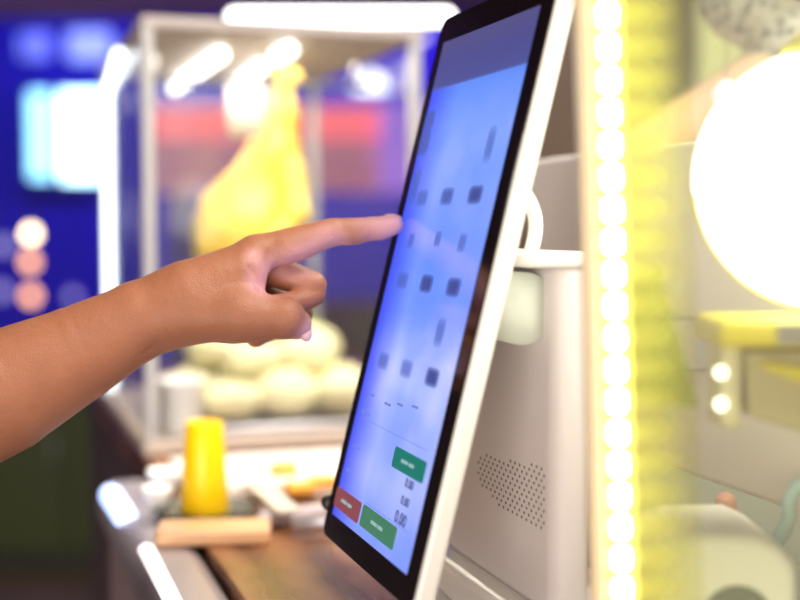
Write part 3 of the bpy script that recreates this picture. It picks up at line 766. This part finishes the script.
# ------------------------------------------------------------------ far background
# lit red and magenta shop fascia
rs = thing('red_shop_fascia', 'glowing red and magenta sign band far behind the glass case', 'sign')
YS = 5.2
def far(px, py, Y): return at(px, py, Y)
def fpanel(name, a, b, Y, th, m, parent, bevel=.0):
    p = at(*a, Y); q = at(*b, Y); return box(name, (p.x, Y, q.z), (q.x, Y+th, p.z), m, parent, bevel)
fpanel('red_panel', (150, 106), (450, 138), YS, .06, glow('red_lit_panel', (1, .03, .08), .95), rs)
fpanel('magenta_panel', (150, 139), (450, 192), YS, .06, glow('magenta_lit_panel', (.50, .012, .17), .5), rs)
fpanel('violet_panel', (380, 104), (450, 192), YS-.03, .02, glow('violet_lit_panel', (.30, .06, .85), .7), rs)
p = at(300, 192, YS)
for x in (at(180, 0, YS).x, at(430, 0, YS).x): box('sign_post', (x-.03, YS+.01, 0), (x+.03, YS+.05, p.z+.01), M_dark, rs)
# cyan light box
lb = thing('cyan_light_box', 'bright cyan-white lit sign box at the upper left on blue wall', 'sign')
YB = 6.9
fpanel('back_box', (20, 84), (108, 186), YB, .1, mat('navy_box', (.02, .03, .3), .5), lb)
fpanel('lit_panel', (28, 92), (50, 178), YB-.02, .02, glow('cyan_panel_light', (.30, .85, 1), 2.3), lb)
fpanel('lit_panel', (60, 92), (101, 180), YB-.02, .02, glow('white_cyan_panel_light', (.55, .95, 1), 4.5), lb)
for i, (a, b_) in enumerate((((18, 32), (48, 58)), ((66, 30), (110, 60)))):
    o = fpanel('blue_wall_light', a, b_, YB+.04, .06, glow('soft_blue_light', (.09+.16*i, .20+.2*i, 1), .75+.25*i), None, .02)
    tag(o, ['dim blue wall light at the far upper left', 'brighter pale blue wall light left of the display case top'][i], 'wall light')
# little hanging bulbs; the bluish one stands in for a reflected spot
M_warm = glow('warm_bulb_light', (1, .62, .38), 9); M_lilac = glow('lilac_bulb_light', (.25, .22, .62), 1.0); M_tan = glow('amber_bulb_light', (1, .42, .08), 3.2)
bulbs = [(726, 95, .0115, glow('bluish_spot_glow', (.55, .62, 1), .85), "bluish white glowing ball standing in for a reflected light spot"), (31, 234, .024, glow('bright_bulb_light', (1, .72, .36), 9), 'brightest warm bulb at the far left above the arm'), (30, 262, .030, M_tan, 'amber bulb just below the brightest one at left'),
         (31, 296, .032, M_tan, 'amber bulb just above the forearm at left'), (3, 246, .028, M_lilac, 'lilac bulb at the left picture edge, upper'), (2, 292, .03, M_lilac, 'lilac bulb at the left picture edge, lower'),
         (73, 297, .026, M_lilac, 'lilac bulb between the amber bulbs and the LED post'), (175, 31, .012, glow('pinkish_bulb_light', (1, .78, .74), 5), 'pinkish bulb above the left end of the case'),
         (422, 36, .016, glow('white_bulb_light', (1, .9, .85), 1.6), 'white bulb beside the top corner of the screen'), (412, 88, .016, glow('yellow_bulb_light', (1, .85, .35), 2.2), 'yellow bulb by the left screen edge')]
for i, (px, py, r, m, lab) in enumerate(bulbs):
    Y = (1.16, 5.2, 5.6, 6.0, 5.0, 5.45, 5.8, 4.4, 4.6, 4.2)[i]
    p = at(px, py, Y); t = thing('hanging_bulb', lab, 'bulb', p, 0, 'small hanging bulbs in the far room')
    lathe('bulb_glass', [(0, -r), (r*.5, -r*.87), (r*.87, -r*.5), (r, 0), (r*.87, r*.5), (r*.5, r*.87), (r*.3, r*1.1), (0, r*1.1)], m, t, (0, 0, 0), 20)
    tube('cord', [(0, 0, r), (0, 0, 2.9-p.z)], .002 if i else .0005, M_dark, t, 6)
# pendant dome lamp
p = at(370, 90, 4.0); t = thing('dome_pendant_lamp', 'white dome pendant lamp in the dark room behind, left of the screen', 'lamp', p)
lathe('dome_shade', [(.055, 0), (.052, .022), (.038, .042), (.015, .052), (.012, .058), (0, .058), (0, .05), (.03, .036), (.048, .018), (.05, 0)], glow('lit_white_shade', (.92, .95, 1), 2.2), t, n=28)
tube('cord', [(0, 0, .055), (0, 0, 2.9-p.z)], .003, M_dark, t, 6)
# olive cabinet and dark bench in the far left
cb = thing('olive_cabinet', 'low dark olive cabinet standing in the far left room', 'cabinet')
p = at(-60, 402, 4.8); q = at(440, 402, 4.8)
box('cabinet_carcass', (p.x, 4.8, .06), (q.x, 5.1, p.z), mat('dark_olive_paint', (.045, .06, .012), .6, vary=.3, vscale=4), cb, .01)
box('plinth', (p.x+.03, 4.83, 0), (q.x-.03, 5.08, .062), M_dark, cb)
for i in range(4):
    xa = p.x+.02+(q.x-p.x-.04)*i/4; xb = p.x+.02+(q.x-p.x-.04)*(i+1)/4
    d_ = box('cabinet_door', (xa+.008, 4.785, .09), (xb-.008, 4.801, p.z-.03), mat('olive_door_paint', (.05, .068, .014), .55), cb, .004)
    tube('door_handle', [(xb-.05, 4.78, p.z-.12), (xb-.05, 4.78, p.z-.25)], .006, M_steel_soft, d_, 8)
# maroon sofa back visible between cabinet and fascia
sf = thing('maroon_bench', 'dark maroon padded bench beyond the olive cabinet', 'bench')
p = at(260, 300, 6.2); q = at(460, 360, 6.2)
box('bench_back', (p.x, 6.2, .3), (q.x, 6.35, p.z), mat('maroon_leather', (.10, .02, .04), .5), sf, .03)
box('bench_seat', (p.x, 5.75, 0), (q.x, 6.2, .45), mat('maroon_leather_seat', (.10, .02, .04), .5), sf, .03)

# ------------------------------------------------------------------ solid forearm and patterned sleeve in place of a reflection in the glass
YP = 1.30
def ps(px, py, dy=0): return np.array(at(px, py, YP+dy), np.float32)
kp = YP/1300
def arm2(P):
    s = lambda a, b, ra, rb: seg(P, ps(*a), ps(*b), ra*kp, rb*kp)
    f = s((880, 30), (760, 94), 48, 42); f = np.minimum(f, s((760, 94), (645, 158), 42, 32))
    f = smin(f, s((645, 158), (612, 182), 28, 27), .01)
    for dy, ex in ((-.03, 590), (-.01, 580), (.01, 582), (.03, 592)): f = smin(f, s((608, 184, dy), (ex, 212, dy), 10, 8), .004)
    f = smin(f, s((628, 185, -.035), (605, 212, -.05), 10, 8), .006)
    return f
lo = at(560, 235, YP); hi = at(850, -25, YP)
p2 = sdf_mesh('person', arm2, (lo.x, YP-.09, lo.z), (hi.x, YP+.08, hi.z), .004, mat('light_tan_skin', (.82, .56, .38), .5, sss=.1), None, 2)
tag(p2, 'tan forearm reaching down from a grey patterned sleeve, modelled in place of a glass reflection', 'person')
m = mat('grey_lace_fabric', (.5, .5, .5), .8); nt = m.node_tree; b = nt.nodes['Principled BSDF']
vo = nt.nodes.new('ShaderNodeTexVoronoi'); vo.inputs['Scale'].default_value = 95; tc = nt.nodes.new('ShaderNodeTexCoord'); nt.links.new(tc.outputs['Object'], vo.inputs['Vector'])
cr = nt.nodes.new('ShaderNodeValToRGB'); cr.color_ramp.elements[0].position = .25; cr.color_ramp.elements[0].color = (.05, .055, .06, 1); cr.color_ramp.elements[1].position = .45; cr.color_ramp.elements[1].color = (.62, .60, .56, 1)
nt.links.new(vo.outputs['Distance'], cr.inputs[0]); nt.links.new(cr.outputs[0], b.inputs['Base Color'])
def slv(P):
    s = lambda a, b, ra, rb: seg(P, ps(*a), ps(*b), ra*kp, rb*kp)
    f = s((748, -2), (800, -35), 46, 60); f = smin(f, s((800, -35), (880, -100), 60, 80), .02)
    g = s((800, 52), (885, 5), 50, 54)
    return smin(f, g, .02)
lo = at(680, 130, YP); hi = at(960, -190, YP)
sl = sdf_mesh('patterned_sleeve', slv, (lo.x, YP-.11, lo.z), (hi.x, YP+.11, hi.z), .005, m, p2, 2)

# ------------------------------------------------------------------ lights of the room
def area(name, loc, rot, sx, sy, power, col):
    l = bpy.data.lights.new(name, 'AREA'); l.shape = 'RECTANGLE'; l.size = sx; l.size_y = sy; l.energy = power; l.color = col
    o = bpy.data.objects.new(name, l); COL.objects.link(o); o.location = loc; o.rotation_euler = rot; return o
# ceiling panels (fixture + light)
for i, (x, y, pw, c) in enumerate(((.9, .2, 58, (1, .93, .85)), (-1.3, -.6, 8, (1, .88, .78)), (1.0, 2.0, 50, (1, .93, .80)))):
    f_ = box('ceiling_light', (x-.4, y-.4, 2.86), (x+.4, y+.4, 2.9), mat('white_fixture', (.8, .8, .8), .5)); 
    tag(f_, ['square ceiling light above the payment terminal', 'square ceiling light above the customer', 'square ceiling light above the display case'][i], 'ceiling light')
    area('ceiling_lamp', (x, y, 2.85), (0, 0, 0), .75, .75, pw, c)
# added soft front fill behind the camera, source unseen
area('front_fill_light', (-.9, -2.8, .9), (R(90), 0, 0), 2.6, 1.4, 88, (1, .91, .84))
area('case_light', CX+E2*.165-E1*.24+Vector((0, 0, CZ+CHt-.02)), (0, 0, YAW), 0.3, .44, 3.2, (1, .93, .78))
struct(box('fill_panel_1', (-2.2, -2.995, .4), (.4, -2.97, 2.2), mat('fill_panel_glass', (.6, .65, .7), .1)))  # added pane backing the front fill light
# blue and violet wall washers at the far wall
area('blue_washer', (-1.6, 5.6, 2.75), (R(35), 0, 0), 2.4, .3, 32, (.10, .10, 1))
area('violet_washer', (.3, 5.7, 2.75), (R(35), 0, 0), 1.5, .3, 30, (.35, .12, 1))
for nm, x, w_ in (('wall_washer', -1.7, 2.3), ('wall_washer', .3, 1.5)):
    o = box(nm, (x-w_/2, 5.5 if w_ > 2 else 5.5, 2.78), (x+w_/2, 5.75, 2.9), M_dark)
    tag(o, 'long blue wall washer fixture on the far ceiling' if w_ > 2 else 'short violet wall washer fixture on the far ceiling', 'wall washer')

# added unseen spot that brightens the food case front
l = bpy.data.lights.new('case_fill_spot', 'SPOT'); l.energy = 135; l.spot_size = R(30); l.spot_blend = .6; l.shadow_soft_size = .06; l.color = (1, .94, .84)
o = bpy.data.objects.new('case_fill_spot', l); COL.objects.link(o); o.location = (-.25, .35, 2.82)
tgt = Vector((-.10, 1.62, 1.10)); o.rotation_euler = (tgt-o.location).to_track_quat('-Z', 'Y').to_euler()
sl_ = thing('added_spotlight', 'small added spotlight, out of view, brightening the glass food case', 'spotlight', (-.25, .35, 2.83), 0)
tube('spot_can', [(0, 0, .0), (0, 0, .07)], .05, M_dark, sl_, 20)
# dark rubber mat under the cashier's side
mp0 = at(650, 500, .98)
mt = prism('rubber_mat', rrect(.80, .46, .02, 5), lambda u, v, t: (u, v, t), CZ+.0004, CZ+.003, mat('dark_grey_rubber', (.12, .12, .10), .7), None)
mp1 = tw(-.12, .46, 0); mt.location = (mp1.x, mp1.y, 0); mt.rotation_euler.z = ROT1
tag(mt, 'dark grey rubber mat on the counter under the cashier screen', 'mat')
